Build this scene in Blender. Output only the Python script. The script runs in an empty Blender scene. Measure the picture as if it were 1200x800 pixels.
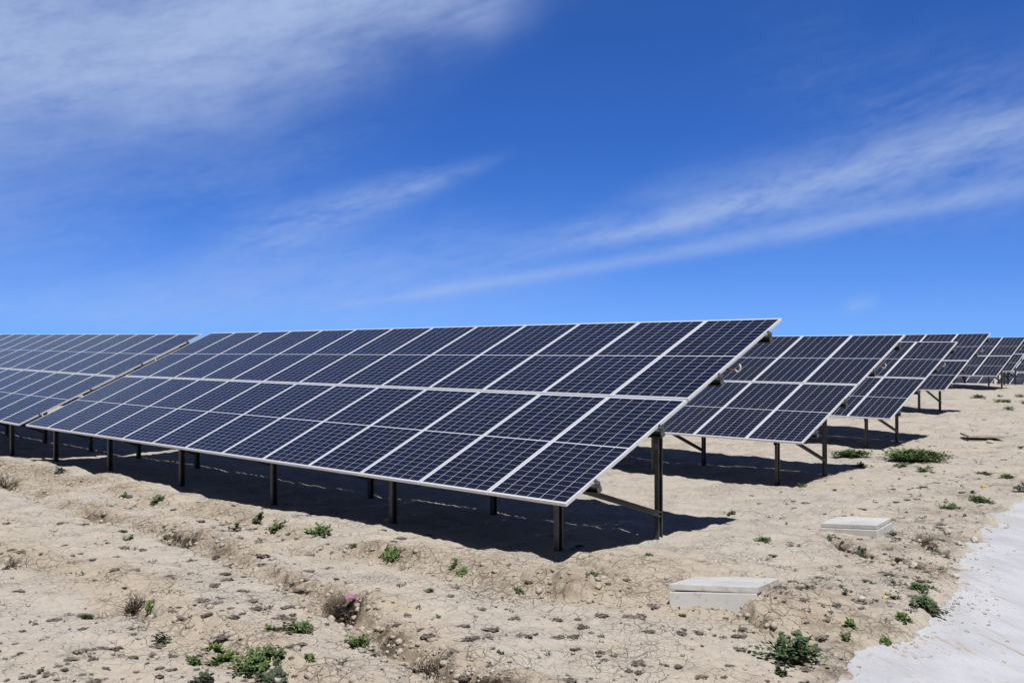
import bpy, bmesh, math, random
import numpy as np
from mathutils import Vector, Matrix, Quaternion

rad = math.radians
S = bpy.context.scene
COL = S.collection
rng = np.random.default_rng(7)
random.seed(11)

# ------------------------------------------------------------------ camera
F_PX, PITCH = 1176.55, 9.4718e-3          # focal length in photo pixels (1200 wide), slight upward pitch
cam_d = bpy.data.cameras.new('camera'); cam = bpy.data.objects.new('camera', cam_d); COL.objects.link(cam)
cam_d.sensor_width = 36; cam_d.sensor_fit = 'HORIZONTAL'; cam_d.lens = 36 * F_PX / 1200
cam_d.clip_start = .05; cam_d.clip_end = 20000
cam.rotation_euler = (rad(90) + PITCH, 0, 0)
S.camera = cam
CF = np.array([0, math.cos(PITCH), math.sin(PITCH)]); CR = np.array([1., 0, 0]); CU = np.cross(CR, CF)
def ray(px, py): return CF + CR * (px - 600) / F_PX + CU * (400 - py) / F_PX

# ------------------------------------------------------------------ numpy noise
_perm = np.random.default_rng(3).permutation(1024).astype(np.int64)
def _h(ix, iy): return _perm[(_perm[ix & 1023] + iy) & 1023]
_ang = np.random.default_rng(5).uniform(0, 2 * np.pi, 1024); _gx = np.cos(_ang); _gy = np.sin(_ang)
def perlin(x, y):
    x = np.asarray(x, float); y = np.asarray(y, float)
    ix = np.floor(x).astype(np.int64); iy = np.floor(y).astype(np.int64); fx = x - ix; fy = y - iy
    ux = fx * fx * fx * (fx * (fx * 6 - 15) + 10); uy = fy * fy * fy * (fy * (fy * 6 - 15) + 10)
    def g(i, j):
        h = _h(ix + i, iy + j); return _gx[h] * (fx - i) + _gy[h] * (fy - j)
    a = g(0, 0) * (1 - ux) + g(1, 0) * ux; b = g(0, 1) * (1 - ux) + g(1, 1) * ux
    return (a * (1 - uy) + b * uy) * 1.5
def fbm(x, y, o=4, lac=2.03, gain=.5):
    r = 0; a = 1; f = 1
    for k in range(o):
        r = r + a * perlin(x * f + 17.3 * k, y * f - 9.1 * k); a *= gain; f *= lac
    return r
_jx = np.random.default_rng(8).uniform(0, 1, 1024); _jy = np.random.default_rng(9).uniform(0, 1, 1024)
def worley_edge(x, y):
    ix = np.floor(x).astype(np.int64); iy = np.floor(y).astype(np.int64)
    f1 = np.full(x.shape, 9.); f2 = np.full(x.shape, 9.)
    for i in (-1, 0, 1):
        for j in (-1, 0, 1):
            h = _h(ix + i, iy + j)
            d = np.hypot(ix + i + _jx[h] - x, iy + j + _jy[h] - y)
            f2 = np.minimum(f2, np.maximum(f1, d)); f1 = np.minimum(f1, d)
    return f2 - f1
def sstep(a, b, x):
    t = np.clip((x - a) / (b - a), 0, 1); return t * t * (3 - 2 * t)

# ------------------------------------------------------------------ terrain
CTRL = np.array([
 (-30, 4, -2.2), (0, -12, -2.5), (30, 0, -3.0), (0, 3, -2.38), (0, 7, -2.28), (-4, 7, -2.22), (4, 8, -2.36), (2, 9.1, -2.2), (2.5, 8.7, -2.24), (-8, 12, -2.2), (-4.5, 11, -2.24),
 (.43, 10.3, -2.2), (-2, 12.8, -2.21), (-4.46, 15.28, -2.29), (-6.9, 17.7, -2.31), (-9.3, 20.2, -2.32), (-10.2, 21.1, -2.36),
 (1.74, 11.95, -2.25), (3.0, 14.2, -2.38), (-14, 19, -2.25), (-16, 25, -2.25), (-22, 31, -2.2), (-6, 23, -2.4), (-12, 30, -2.45),
 (4.72, 18, -2.46), (6.1, 19.5, -2.42), (7.6, 21.8, -2.5), (4.4, 12.9, -2.30), (7.5, 15, -2.4), (9, 20, -2.42), (12, 24, -2.42),
 (11.9, 29, -2.44), (10, 26, -2.47), (16.7, 37.2, -2.22), (14.2, 33, -2.12), (16, 31, -2.3), (20, 40, -2.1), (23.7, 49, -1.95), (28, 56.5, -1.9),
 (5, 35, -2.2), (-5, 45, -2.2), (10, 60, -2.2), (36, 68, -2.35), (30, 50, -2.05), (45, 60, -2.4), (52, 80, -3.5), (44, 92, -3.6), (20, 100, -3.4), (70, 90, -3.6), (-30, 90, -3.2), (-60, 50, -2.8), (-50, 20, -2.6)], float)
def _tps(r2): return np.where(r2 > 1e-9, r2 * np.log(r2 + 1e-12) * .5, 0)
_n = len(CTRL); _sc = 20.
_P = CTRL[:, :2] / _sc
_K = _tps(((_P[:, None] - _P[None]) ** 2).sum(-1)) + np.eye(_n) * 2e-3
_A = np.zeros((_n + 3, _n + 3)); _A[:_n, :_n] = _K; _A[:_n, _n] = 1; _A[:_n, _n + 1:] = _P; _A[_n:, :_n] = _A[:_n, _n:].T
_W = np.linalg.solve(_A, np.concatenate([CTRL[:, 2], np.zeros(3)]))
def base(x, y):
    x = np.asarray(x, float); y = np.asarray(y, float)
    r = np.hypot(x, y); k = np.minimum(1, 110 / np.maximum(r, 1e-6)); xs = x * k / _sc; ys = y * k / _sc
    z = _W[_n] + _W[_n + 1] * xs + _W[_n + 2] * ys
    for i in range(_n): z = z + _W[i] * _tps((xs - _P[i, 0]) ** 2 + (ys - _P[i, 1]) ** 2)
    return z + (-3.6 - z) * sstep(95, 160, r)
def gbase(px, py):
    d = ray(px, py); t = 2.3 / max(-d[2], 1e-4)
    for _ in range(22):
        t += .8 * ((base(d[0] * t, d[1] * t) / d[2]) - t)
    return d[0] * t, d[1] * t
def wpoly(pts): return [(*gbase(p[0], p[1]), *p[2:]) for p in pts]

EDGE = [(-3.2, -2.0), (-.6, 2.2)] + [gbase(*p) for p in ((940, 850), (988, 793), (1028, 752), (1062, 731), (1090, 716), (1112, 688), (1130, 655), (1150, 622), (1168, 600), (1200, 583))] + [(20, 31), (40, 58)]
GULLY = wpoly([(-60, 545, .04), (3, 563, .16), (57, 587, .06), (93, 597, .10), (143, 612, .13), (200, 627, .17), (235, 638, .13), (280, 657, .09), (310, 672, .10), (350, 690, .10), (393, 712, .15), (430, 738, .12), (455, 755, .20), (485, 778, .26), (530, 805, .28), (600, 850, .28)])
BANK = wpoly([(-40, 545, .19), (60, 562, .18), (140, 580, .13), (230, 600, .09), (300, 616, .10), (345, 634, .09), (420, 651, .11), (470, 655, .11), (560, 676, .14), (600, 690, .15), (650, 696, .14), (720, 698, .13), (775, 702, .10), (840, 690, .04)])
FOLD = wpoly([(150, 690, .03), (213, 727, .08), (277, 760, .10), (333, 782, .10), (366, 800, .10), (420, 840, .08)])
FOLD2 = wpoly([(-40, 640, .05), (40, 655, .07), (100, 668, .05), (160, 690, .03)])
RILLS = [wpoly([(955, 625, .03), (985, 637, .08), (1012, 650, .09), (1040, 655, .06), (1066, 663, .10), (1090, 666, .09), (1114, 668, .05)]),
         wpoly([(1070, 622, .02), (1081, 631, .08), (1097, 643, .09), (1112, 652, .05)]),
         wpoly([(690, 660, .03), (702, 672, .05), (716, 688, .05)]),
         wpoly([(843, 702, .08), (850, 716, .06), (872, 730, .04), (905, 745, .03)])]
BUMPS = [(*gbase(p[0], p[1]), p[2], p[3]) for p in ((160, 714, -.30, .13), (152, 704, .07, .16), (396, 716, -.10, .14), (5, 566, -.16, .16), (905, 704, .08, .4), (760, 668, .07, .55), (640, 676, .05, .35), (540, 652, .04, .4), (860, 640, .06, .8), (1000, 600, .05, 1.0), (985, 790, -.03, .3), (1155, 514, -.05, .5))]

BUMPS += [(2.16, 8.46, .17, .46), (1.40, 8.62, -.01, .3), (2.5, 8.95, .05, .4), (4.25, 12.3, -.03, .5)]
def sdist(x, y, poly):
    """signed distance to a polyline (positive on its left side as it runs) and the third value carried along"""
    best = np.full(x.shape, 1e9); sd = np.zeros(x.shape); val = np.zeros(x.shape)
    for a, b in zip(poly[:-1], poly[1:]):
        dx, dy = b[0] - a[0], b[1] - a[1]; L2 = dx * dx + dy * dy + 1e-12
        t = np.clip(((x - a[0]) * dx + (y - a[1]) * dy) / L2, 0, 1)
        d = np.hypot(x - a[0] - t * dx, y - a[1] - t * dy)
        m = d < best; best = np.where(m, d, best)
        sg = np.sign(dx * (y - a[1]) - dy * (x - a[0])); sd = np.where(m, d * sg, sd)
        if len(a) > 2: val = np.where(m, a[2] + (b[2] - a[2]) * t, val)
    return sd, val

def bdist(x, y, poly):
    """sdist near the polyline only; elsewhere far away and without effect"""
    P = np.array([p[:2] for p in poly]); lo = P.min(0) - 3.5; hi = P.max(0) + 3.5
    m = np.nonzero((x > lo[0]) & (x < hi[0]) & (y > lo[1]) & (y < hi[1]))
    d = np.full(x.shape, 99.); v = np.zeros(x.shape)
    if m[0].size: d[m], v[m] = sdist(x[m], y[m], poly)
    return d, v
def edge_d(x, y):
    """distance past the soil edge, positive on the concrete side"""
    x = np.asarray(x, float); y = np.asarray(y, float)
    return -sdist(x, y, EDGE)[0]
def concrete_z(x, y, e):
    return base(x, y) - .035 - .17 * np.maximum(e, 0) - .10 * np.maximum(e - 1.0, 0) ** 1.2 * .6

def terrain(x, y, fine=True):
    x = np.asarray(x, float); y = np.asarray(y, float)
    z = base(x, y); crackm = np.zeros(x.shape); facem = np.zeros(x.shape)
    r = np.hypot(x, y); near = r < 75
    z = z + .10 * fbm(x * .11, y * .11, 2) * sstep(25, 60, r)
    idx = np.nonzero(near & (y > -6))
    if idx[0].size:
        X = x[idx]; Y = y[idx]; R = r[idx]; dz = np.zeros(X.shape)
        wx = X + .10 * fbm(X * 1.6, Y * 1.6, 3) + .03 * fbm(X * 7, Y * 7, 2); wy = Y + .10 * fbm(X * 1.6 + 40, Y * 1.6, 3) + .03 * fbm(X * 7 + 9, Y * 7 + 4, 2)
        cm = np.zeros(X.shape) + .25; fm = np.zeros(X.shape)
        loc = R < 32
        if loc.any():
            li = np.nonzero(loc); lx = wx[li]; ly = wy[li]; d0 = np.zeros(lx.shape); c0 = np.zeros(lx.shape); f0 = np.zeros(lx.shape)
            d, v = bdist(lx, ly, GULLY); v = v * np.clip(.75 + 1.2 * perlin(lx * 1.3 + 2, ly * 1.3), .5, 1.4)
            d0 += -v * np.exp(-((d + .04) / .15) ** 2) + v * .55 * sstep(-.02, .30, d) * np.exp(-np.maximum(d, 0) / .9)
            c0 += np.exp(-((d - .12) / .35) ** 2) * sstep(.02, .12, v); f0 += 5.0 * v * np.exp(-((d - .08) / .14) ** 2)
            d, v = bdist(lx, ly, BANK); v = v * np.clip(.85 + 1.1 * perlin(lx * 1.1 + 8, ly * 1.1), .2, 1.5)
            d0 += .95 * v * sstep(-.20, .16, d) * np.exp(-np.maximum(d - .2, 0) / .9) - .22 * v * np.exp(-((d + .2) / .18) ** 2)
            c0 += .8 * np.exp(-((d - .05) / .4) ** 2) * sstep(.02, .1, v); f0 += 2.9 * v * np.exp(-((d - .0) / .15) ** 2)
            for P in (FOLD, FOLD2):
                d, v = bdist(lx, ly, P)
                d0 += .85 * v * sstep(-.22, .20, d) * np.exp(-np.maximum(d - .2, 0) / .8) - .25 * v * np.exp(-((d + .15) / .15) ** 2)
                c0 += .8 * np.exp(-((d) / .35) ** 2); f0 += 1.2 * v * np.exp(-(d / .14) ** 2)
            for P in RILLS:
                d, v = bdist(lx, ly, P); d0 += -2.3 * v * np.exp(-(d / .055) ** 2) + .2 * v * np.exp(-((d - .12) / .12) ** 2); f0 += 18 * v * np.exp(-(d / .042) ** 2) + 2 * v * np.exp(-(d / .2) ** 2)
            for bx, by, h, s in BUMPS:
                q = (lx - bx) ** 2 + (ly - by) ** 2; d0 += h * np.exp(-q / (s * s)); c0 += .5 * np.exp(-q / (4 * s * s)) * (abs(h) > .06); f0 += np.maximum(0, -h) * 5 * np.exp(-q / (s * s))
            dz[li] += d0; cm[li] += c0; fm[li] += f0
        dz += .036 * fbm(X * .7, Y * .7, 3) + .024 * fbm(X * 2.7 + 5, Y * 2.7, 4)
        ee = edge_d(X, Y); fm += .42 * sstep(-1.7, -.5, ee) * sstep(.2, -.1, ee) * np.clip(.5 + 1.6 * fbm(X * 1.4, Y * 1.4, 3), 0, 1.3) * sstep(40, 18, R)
        if fine:
            lump = fbm(X * 8, Y * 8, 3); dz += .010 * lump * (.45 + 1.1 * np.clip(cm, 0, 1)) * np.clip(1 - .9 * fm, .3, 1) * sstep(45, 20, R)
            dz += .004 * fbm(X * 27, Y * 27, 2) * sstep(22, 10, R) * np.clip(1 - 2.2 * fm, 0, 1)
        z[idx] += dz; crackm[idx] = cm; facem[idx] = fm
    e = edge_d(x, y) + .10 * fbm(x * 1.3, y * 1.3, 3) + .03 * perlin(x * 6, y * 6)
    z = z - .35 * sstep(-.12, .55, e) * sstep(100, 60, r) - 0.24 * np.maximum(e, 0) * (e < 12) * (r < 90) - 1.4 * sstep(12, 16, e) * (r < 60) * 0
    return z, crackm, facem
def gz(x, y): return float(terrain(np.array([x]), np.array([y]), False)[0][0])
def ground(px, py):
    """where the sight line of a photo pixel meets the ground"""
    d = ray(px, py); x, y = gbase(px, py); t0 = y / d[1]
    t = t0 * np.linspace(.82, 1.25, 500); z = terrain(d[0] * t, d[1] * t, False)[0]
    hit = np.nonzero(d[2] * t <= z)[0]; k = hit[0] if hit.size else 209
    return d[0] * t[k], d[1] * t[k], float(z[k])

# ------------------------------------------------------------------ node helpers
def newmat(name):
    m = bpy.data.materials.new(name); m.use_nodes = True; nt = m.node_tree; nt.nodes.clear()
    out = nt.nodes.new('ShaderNodeOutputMaterial'); b = nt.nodes.new('ShaderNodeBsdfPrincipled'); nt.links.new(b.outputs[0], out.inputs[0])
    return m, nt, b
class E:
    """arithmetic on node sockets"""
    def __init__(s, nt, v): s.nt = nt; s.v = v
    def _m(s, op, *a, clamp=False):
        n = s.nt.nodes.new('ShaderNodeMath'); n.operation = op; n.use_clamp = clamp
        for i, q in enumerate((s,) + a):
            q = q.v if isinstance(q, E) else q
            if isinstance(q, (int, float)): n.inputs[i].default_value = q
            else: s.nt.links.new(q, n.inputs[i])
        return E(s.nt, n.outputs[0])
    def __add__(s, o): return s._m('ADD', o)
    def __radd__(s, o): return s._m('ADD', o)
    def __sub__(s, o): return s._m('SUBTRACT', o)
    def __rsub__(s, o): return E(s.nt, o)._m('SUBTRACT', s)
    def __mul__(s, o): return s._m('MULTIPLY', o)
    def __rmul__(s, o): return s._m('MULTIPLY', o)
    def __truediv__(s, o): return s._m('DIVIDE', o)
    def m(s, op, *a, clamp=False): return s._m(op, *a, clamp=clamp)
    def sm(s, a, b):
        n = s.nt.nodes.new('ShaderNodeMapRange'); n.interpolation_type = 'SMOOTHSTEP'; n.clamp = True
        s.nt.links.new(s.v, n.inputs['Value']); n.inputs['From Min'].default_value = a; n.inputs['From Max'].default_value = b
        if a > b:
            n.inputs['From Min'].default_value = b; n.inputs['From Max'].default_value = a; n.inputs['To Min'].default_value = 1; n.inputs['To Max'].default_value = 0
        return E(s.nt, n.outputs['Result'])
def noise(nt, vec, scale, detail=4, rough=.55, dist=0):
    n = nt.nodes.new('ShaderNodeTexNoise'); n.inputs['Scale'].default_value = scale; n.inputs['Detail'].default_value = detail
    n.inputs['Roughness'].default_value = rough; n.inputs['Distortion'].default_value = dist
    nt.links.new(vec, n.inputs['Vector']); return E(nt, n.outputs['Fac'])
def mixc(nt, fac, a, b):
    n = nt.nodes.new('ShaderNodeMix'); n.data_type = 'RGBA'
    f = fac.v if isinstance(fac, E) else fac
    if isinstance(f, (int, float)): n.inputs[0].default_value = f
    else: nt.links.new(f, n.inputs[0])
    for i, q in ((6, a), (7, b)):
        if isinstance(q, tuple): n.inputs[i].default_value = (*q, 1)
        else: nt.links.new(q, n.inputs[i])
    return n.outputs[2]
def comb(nt, x, y, z=0.):
    n = nt.nodes.new('ShaderNodeCombineXYZ')
    for i, q in enumerate((x, y, z)):
        q = q.v if isinstance(q, E) else q
        if isinstance(q, (int, float)): n.inputs[i].default_value = q
        else: nt.links.new(q, n.inputs[i])
    return n.outputs[0]
def objco(nt): return nt.nodes.new('ShaderNodeTexCoord').outputs['Object']
def sep(nt, v):
    n = nt.nodes.new('ShaderNodeSeparateXYZ'); nt.links.new(v, n.inputs[0]); return [E(nt, o) for o in n.outputs]
def bump(nt, b, h, strength=1., dist=.01):
    n = nt.nodes.new('ShaderNodeBump'); n.inputs['Strength'].default_value = strength; n.inputs['Distance'].default_value = dist
    nt.links.new(h.v, n.inputs['Height']); nt.links.new(n.outputs[0], b.inputs['Normal'])

# ------------------------------------------------------------------ materials
def mat_soil():
    m, nt, b = newmat('dry_clay'); co = objco(nt)
    n1 = noise(nt, co, .55, 4); n2 = noise(nt, co, 3.5, 5, .6); n3 = noise(nt, co, 26, 4, .65); n4 = noise(nt, co, 120, 3, .6)
    at = nt.nodes.new('ShaderNodeAttribute'); at.attribute_name = 'bank'; bank = E(nt, at.outputs['Fac'])
    # shrinkage cracks: two sizes of plates, their outlines bent by noise, the shade of their depth painted in as dark colour
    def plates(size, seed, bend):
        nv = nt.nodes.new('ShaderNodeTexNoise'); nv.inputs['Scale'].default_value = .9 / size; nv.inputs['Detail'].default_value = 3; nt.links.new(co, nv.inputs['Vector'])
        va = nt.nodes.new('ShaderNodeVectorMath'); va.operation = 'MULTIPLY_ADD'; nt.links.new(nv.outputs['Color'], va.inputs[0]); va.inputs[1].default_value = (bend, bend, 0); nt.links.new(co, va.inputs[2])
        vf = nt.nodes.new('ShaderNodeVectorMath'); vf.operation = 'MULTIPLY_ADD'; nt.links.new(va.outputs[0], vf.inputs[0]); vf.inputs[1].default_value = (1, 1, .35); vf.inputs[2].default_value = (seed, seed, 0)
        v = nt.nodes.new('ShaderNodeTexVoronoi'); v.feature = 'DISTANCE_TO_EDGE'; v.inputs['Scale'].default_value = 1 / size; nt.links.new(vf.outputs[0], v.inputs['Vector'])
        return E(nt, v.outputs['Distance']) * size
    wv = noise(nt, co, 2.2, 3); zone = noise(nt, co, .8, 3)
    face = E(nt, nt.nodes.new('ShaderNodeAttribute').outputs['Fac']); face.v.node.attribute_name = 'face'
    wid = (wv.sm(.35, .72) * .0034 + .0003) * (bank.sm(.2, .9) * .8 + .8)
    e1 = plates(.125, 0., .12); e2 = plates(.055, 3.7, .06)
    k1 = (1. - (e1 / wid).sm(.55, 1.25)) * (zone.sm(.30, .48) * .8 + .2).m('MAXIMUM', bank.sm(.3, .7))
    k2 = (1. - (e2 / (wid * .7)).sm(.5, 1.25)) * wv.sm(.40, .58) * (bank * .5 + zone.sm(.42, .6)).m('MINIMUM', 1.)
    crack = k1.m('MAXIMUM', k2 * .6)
    c = mixc(nt, n1.sm(.35, .65), (.515, .452, .375), (.500, .450, .392))
    c = mixc(nt, bank.sm(.3, 1.) * .8, c, (.47, .395, .305))
    c = mixc(nt, n2.sm(.52, .75) * .5, c, (.385, .325, .255))
    c = mixc(nt, n3.sm(.60, .74) * .45, c, (.29, .24, .185))
    c = mixc(nt, n4.sm(.62, .78) * .45, c, (.57, .52, .45))
    n5 = noise(nt, co, 9, 5, .7)
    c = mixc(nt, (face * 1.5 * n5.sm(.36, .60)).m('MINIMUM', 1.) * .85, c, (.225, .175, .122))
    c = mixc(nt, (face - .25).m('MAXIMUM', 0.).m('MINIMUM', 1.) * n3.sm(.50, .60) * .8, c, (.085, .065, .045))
    c = mixc(nt, face.sm(.55, 1.1) * n5.sm(.30, .48), c, (.060, .046, .033))  # near-black: shade of rills, hollows and undercut pits painted into the soil colour
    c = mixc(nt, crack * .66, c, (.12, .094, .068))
    nt.links.new(c, b.inputs['Base Color']); b.inputs['Roughness'].default_value = .95; b.inputs['Specular IOR Level'].default_value = .12
    bump(nt, b, n3 * .7 + n4 * .4 + noise(nt, co, 420, 2) * .15 + n5 * .9 - crack * .9, .9, .014)
    return m
def mat_concrete(name, base_c, dirt_c, amt=1., streak=False):
    m, nt, b = newmat(name); co = objco(nt)
    n1 = noise(nt, co, 1.6, 5, .6); n2 = noise(nt, co, 14, 5, .65); n3 = noise(nt, co, 90, 3)
    c = mixc(nt, n1.sm(.38, .66) * .8, base_c, tuple(v * .82 for v in base_c))
    c = mixc(nt, n2.sm(.56, .72) * .5 * amt, c, dirt_c)
    if streak:
        at = nt.nodes.new('ShaderNodeAttribute'); at.attribute_name = 'edge'; e = E(nt, at.outputs['Fac'])
        x, y, z = sep(nt, co)
        a = x * .5 - y * .866; p = x * .866 + y * .5
        st = noise(nt, comb(nt, a * .8, p * 6.5), 1.6, 5, .62, .4); sp = noise(nt, co, 34, 4, .7); big = noise(nt, comb(nt, a * .45, p * 1.6), 1.3, 3)
        near = e.sm(1.3, .0)
        c = mixc(nt, (st.sm(.57, .66) * big.sm(.34, .56)).m('MINIMUM', 1.) * .8, c, dirt_c)
        c = mixc(nt, (sp + near * .15).sm(.69, .78) * .55, c, (.40, .33, .25))
        c = mixc(nt, e.sm(.9, 2.2) * .35, c, (.40, .40, .42))
    nt.links.new(c, b.inputs['Base Color']); b.inputs['Roughness'].default_value = .9; b.inputs['Specular IOR Level'].default_value = .2
    bump(nt, b, n2 * .6 + n3 * .5, .6, .006)
    return m
MOD_W, MOD_L, GAPX, GAPY = 1.140, 2.277, .014, .022
def mat_cells():
    m, nt, b = newmat('solar_cells'); co = objco(nt); x, y, z = sep(nt, co)
    W = MOD_W - .052; H = (MOD_L - .060) / 2 - .008          # cell field, half module
    px = (x + W / 2 + 4 * W).m('PINGPONG', W / 12)
    yy = y.m('ABSOLUTE') - .008
    py = yy.m('PINGPONG', H / 24)
    lx = px.m('LESS_THAN', .0027); ly = py.m('LESS_THAN', .0013)
    mid = yy.m('LESS_THAN', .0005); out = x.m('ABSOLUTE').m('GREATER_THAN', W / 2).m('MAXIMUM', yy.m('GREATER_THAN', H))
    line = lx.m('MAXIMUM', ly * .8).m('MAXIMUM', mid).m('MAXIMUM', out)
    bus = (x + W / 2 + 4 * W).m('PINGPONG', W / 120).m('LESS_THAN', .00028) * .25
    oi = nt.nodes.new('ShaderNodeObjectInfo')
    ci = ((x + 5) * (6 / W)).m('FLOOR'); cj = ((y + 5) * (12 / H)).m('FLOOR')
    wn = nt.nodes.new('ShaderNodeTexWhiteNoise'); wn.noise_dimensions = '3D'; nt.links.new(comb(nt, ci, cj, E(nt, oi.outputs['Random']) * 50), wn.inputs['Vector'])
    rv = E(nt, wn.outputs['Value']) * .35 + E(nt, oi.outputs['Random']) * .65
    c = mixc(nt, rv, (.0055, .0058, .0115), (.009, .0098, .018))
    c = mixc(nt, bus, c, (.30, .31, .34))
    c = mixc(nt, line, c, (.64, .66, .70))
    dust = noise(nt, comb(nt, x * 5., y * .8, E(nt, oi.outputs['Random']) * 9), 1.2, 5, .65).sm(.40, .85) * .016 + y.sm(-1.02, -1.14) * .03
    c = mixc(nt, dust, c, (.45, .38, .3))
    nt.links.new(c, b.inputs['Base Color']); b.inputs['Roughness'].default_value = .13; b.inputs['IOR'].default_value = 1.45
    b.inputs['Specular IOR Level'].default_value = .27
    return m
def mat_metal(name, c, metallic, rough, var=.15, scale=18):
    m, nt, b = newmat(name); co = objco(nt); n = noise(nt, co, scale, 4); n2 = noise(nt, co, scale * 6, 2)
    nt.links.new(mixc(nt, n.sm(.3, .7), tuple(v * (1 - var) for v in c), c), b.inputs['Base Color'])
    b.inputs['Metallic'].default_value = metallic
    nt.links.new((n2 * .15 + (rough - .07)).v, b.inputs['Roughness'])
    return m
def mat_leaf(name, c1, c2, scale=9):
    m, nt, b = newmat(name); co = objco(nt)
    at = nt.nodes.new('ShaderNodeAttribute'); at.attribute_name = 'tint'
    n = noise(nt, co, scale, 3)
    c = mixc(nt, (E(nt, at.outputs['Fac']) * .75 + n * .35).m('MINIMUM', 1.), c1, c2)
    nt.links.new(c, b.inputs['Base Color']); b.inputs['Roughness'].default_value = .6; b.inputs['Specular IOR Level'].default_value = .3
    return m
def mat_plain(name, c, rough=.7, var=.2, scale=12, bmp=.004):
    m, nt, b = newmat(name); co = objco(nt); n = noise(nt, co, scale, 4)
    nt.links.new(mixc(nt, n.sm(.3, .7), tuple(v * (1 - var) for v in c), c), b.inputs['Base Color']); b.inputs['Roughness'].default_value = rough
    b.inputs['Specular IOR Level'].default_value = .25
    bump(nt, b, n, .6, bmp); return m
M = dict(
    soil=mat_soil(),
    concrete=mat_concrete('white_concrete', (.53, .535, .565), (.37, .30, .225), 1., True),
    cover=mat_concrete('cast_concrete', (.60, .59, .575), (.36, .30, .23), 1.5),
    tan_cover=mat_concrete('tan_concrete', (.40, .34, .27), (.33, .27, .2), 1.),
    cells=mat_cells(),
    alu=mat_metal('anodised_aluminium', (.82, .83, .86), .25, .42, .06),
    galv=mat_metal('galvanised_steel', (.105, .11, .12), .45, .42, .35, 9),
    zinc=mat_metal('zinc_plate', (.17, .175, .19), .5, .5, .2, 20),
    dark=mat_plain('dark_plastic', (.03, .03, .035), .5),
    cable=mat_plain('pale_cable', (.72, .68, .64), .5, .08), brown=mat_plain('brown_cable', (.22, .10, .05), .6),
    green=mat_leaf('green_leaf', (.045, .088, .024), (.13, .195, .060)),
    deep=mat_leaf('deep_green_leaf', (.036, .068, .028), (.105, .155, .068)),
    grey=mat_leaf('grey_green_leaf', (.035, .055, .030), (.095, .12, .075)),
    lime=mat_leaf('fresh_green_leaf', (.04, .085, .012), (.10, .17, .03)),
    dry=mat_leaf('dry_leaf', (.115, .096, .076), (.27, .23, .185)),
    twig=mat_leaf('dry_twig', (.05, .038, .028), (.16, .125, .09)),
    stem=mat_plain('plant_stem', (.10, .085, .04)),
    stone=mat_plain('pale_stone', (.58, .54, .47), .9, .25, 20, .01), ochre=mat_plain('ochre_stone', (.62, .45, .17), .9, .25, 20, .01),
    pink=mat_plain('pink_petal', (.50, .21, .36), .6, .3, 30))

# ------------------------------------------------------------------ object helpers
def link(o, parent=None):
    COL.objects.link(o)
    if parent is not None: o.parent = parent
    return o
def tag(o, label=None, cat=None, group=None, kind=None):
    if label: o['label'] = label
    if cat: o['category'] = cat
    if group: o['group'] = group
    if kind: o['kind'] = kind
    return o
def empty(name, loc, rz=0):
    o = bpy.data.objects.new(name, None); o.empty_display_size = .2; link(o); o.location = loc; o.rotation_euler = (0, 0, rz); return o
def from_arrays(name, V, Fq, mat, parent=None, smooth=False, attrs=None):
    """V: n x 3, Fq: list/array of faces"""
    me = bpy.data.meshes.new(name); V = np.asarray(V, np.float32)
    if isinstance(Fq, np.ndarray):
        k = Fq.shape[1]; nf = len(Fq)
        me.vertices.add(len(V)); me.vertices.foreach_set('co', V.ravel())
        me.loops.add(nf * k); me.loops.foreach_set('vertex_index', Fq.astype(np.int32).ravel())
        me.polygons.add(nf); me.polygons.foreach_set('loop_start', np.arange(0, nf * k, k, dtype=np.int32))
        try: me.polygons.foreach_set('loop_total', np.full(nf, k, np.int32))
        except Exception: pass
        me.update(calc_edges=True); me.validate()
    else:
        me.from_pydata(V.tolist(), [], Fq); me.update()
    if smooth: me.polygons.foreach_set('use_smooth', np.ones(len(me.polygons), bool))
    for k, a in (attrs or {}).items():
        at = me.attributes.new(k, 'FLOAT', 'POINT'); at.data.foreach_set('value', np.asarray(a, np.float32))
    me.materials.append(mat)
    return link(bpy.data.objects.new(name, me), parent)
def bm_obj(name, bm, mat, parent=None, smooth=False):
    me = bpy.data.meshes.new(name); bm.normal_update(); bm.to_mesh(me); bm.free()
    if smooth: me.polygons.foreach_set('use_smooth', np.ones(len(me.polygons), bool))
    me.materials.append(mat); return link(bpy.data.objects.new(name, me), parent)
def box(bm, c, s, mat=None, bev=0):
    r = bmesh.ops.create_cube(bm, size=1); vs = r['verts']
    bmesh.ops.scale(bm, vec=s, verts=vs)
    if mat is not None: bmesh.ops.transform(bm, matrix=mat, verts=vs)
    bmesh.ops.translate(bm, vec=c, verts=vs)
    if bev:
        es = list({e for v in vs for e in v.link_edges}); bmesh.ops.bevel(bm, geom=es, offset=bev, segments=2, affect='EDGES', profile=.6)
def sweep(bm, prof, p0, p1, up):
    """closed 2-D outline swept from p0 to p1; outline x runs along `side`, y along `up`"""
    p0 = Vector(p0); p1 = Vector(p1); d = (p1 - p0).normalized(); up = Vector(up); side = d.cross(up).normalized(); up = side.cross(d).normalized()
    a = [bm.verts.new(p0 + side * x + up * y) for x, y in prof]; b = [bm.verts.new(p1 + side * x + up * y) for x, y in prof]
    n = len(prof)
    for i in range(n): bm.faces.new((a[i], a[(i + 1) % n], b[(i + 1) % n], b[i]))
    # caps: the outline is a constant-thickness strip, so cap it as a strip of quads
    for i in range(n // 2 - 1):
        j = n - 1 - i
        bm.faces.new((a[i], a[j], a[j - 1], a[i + 1])); bm.faces.new((b[i], b[i + 1], b[j - 1], b[j]))
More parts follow.
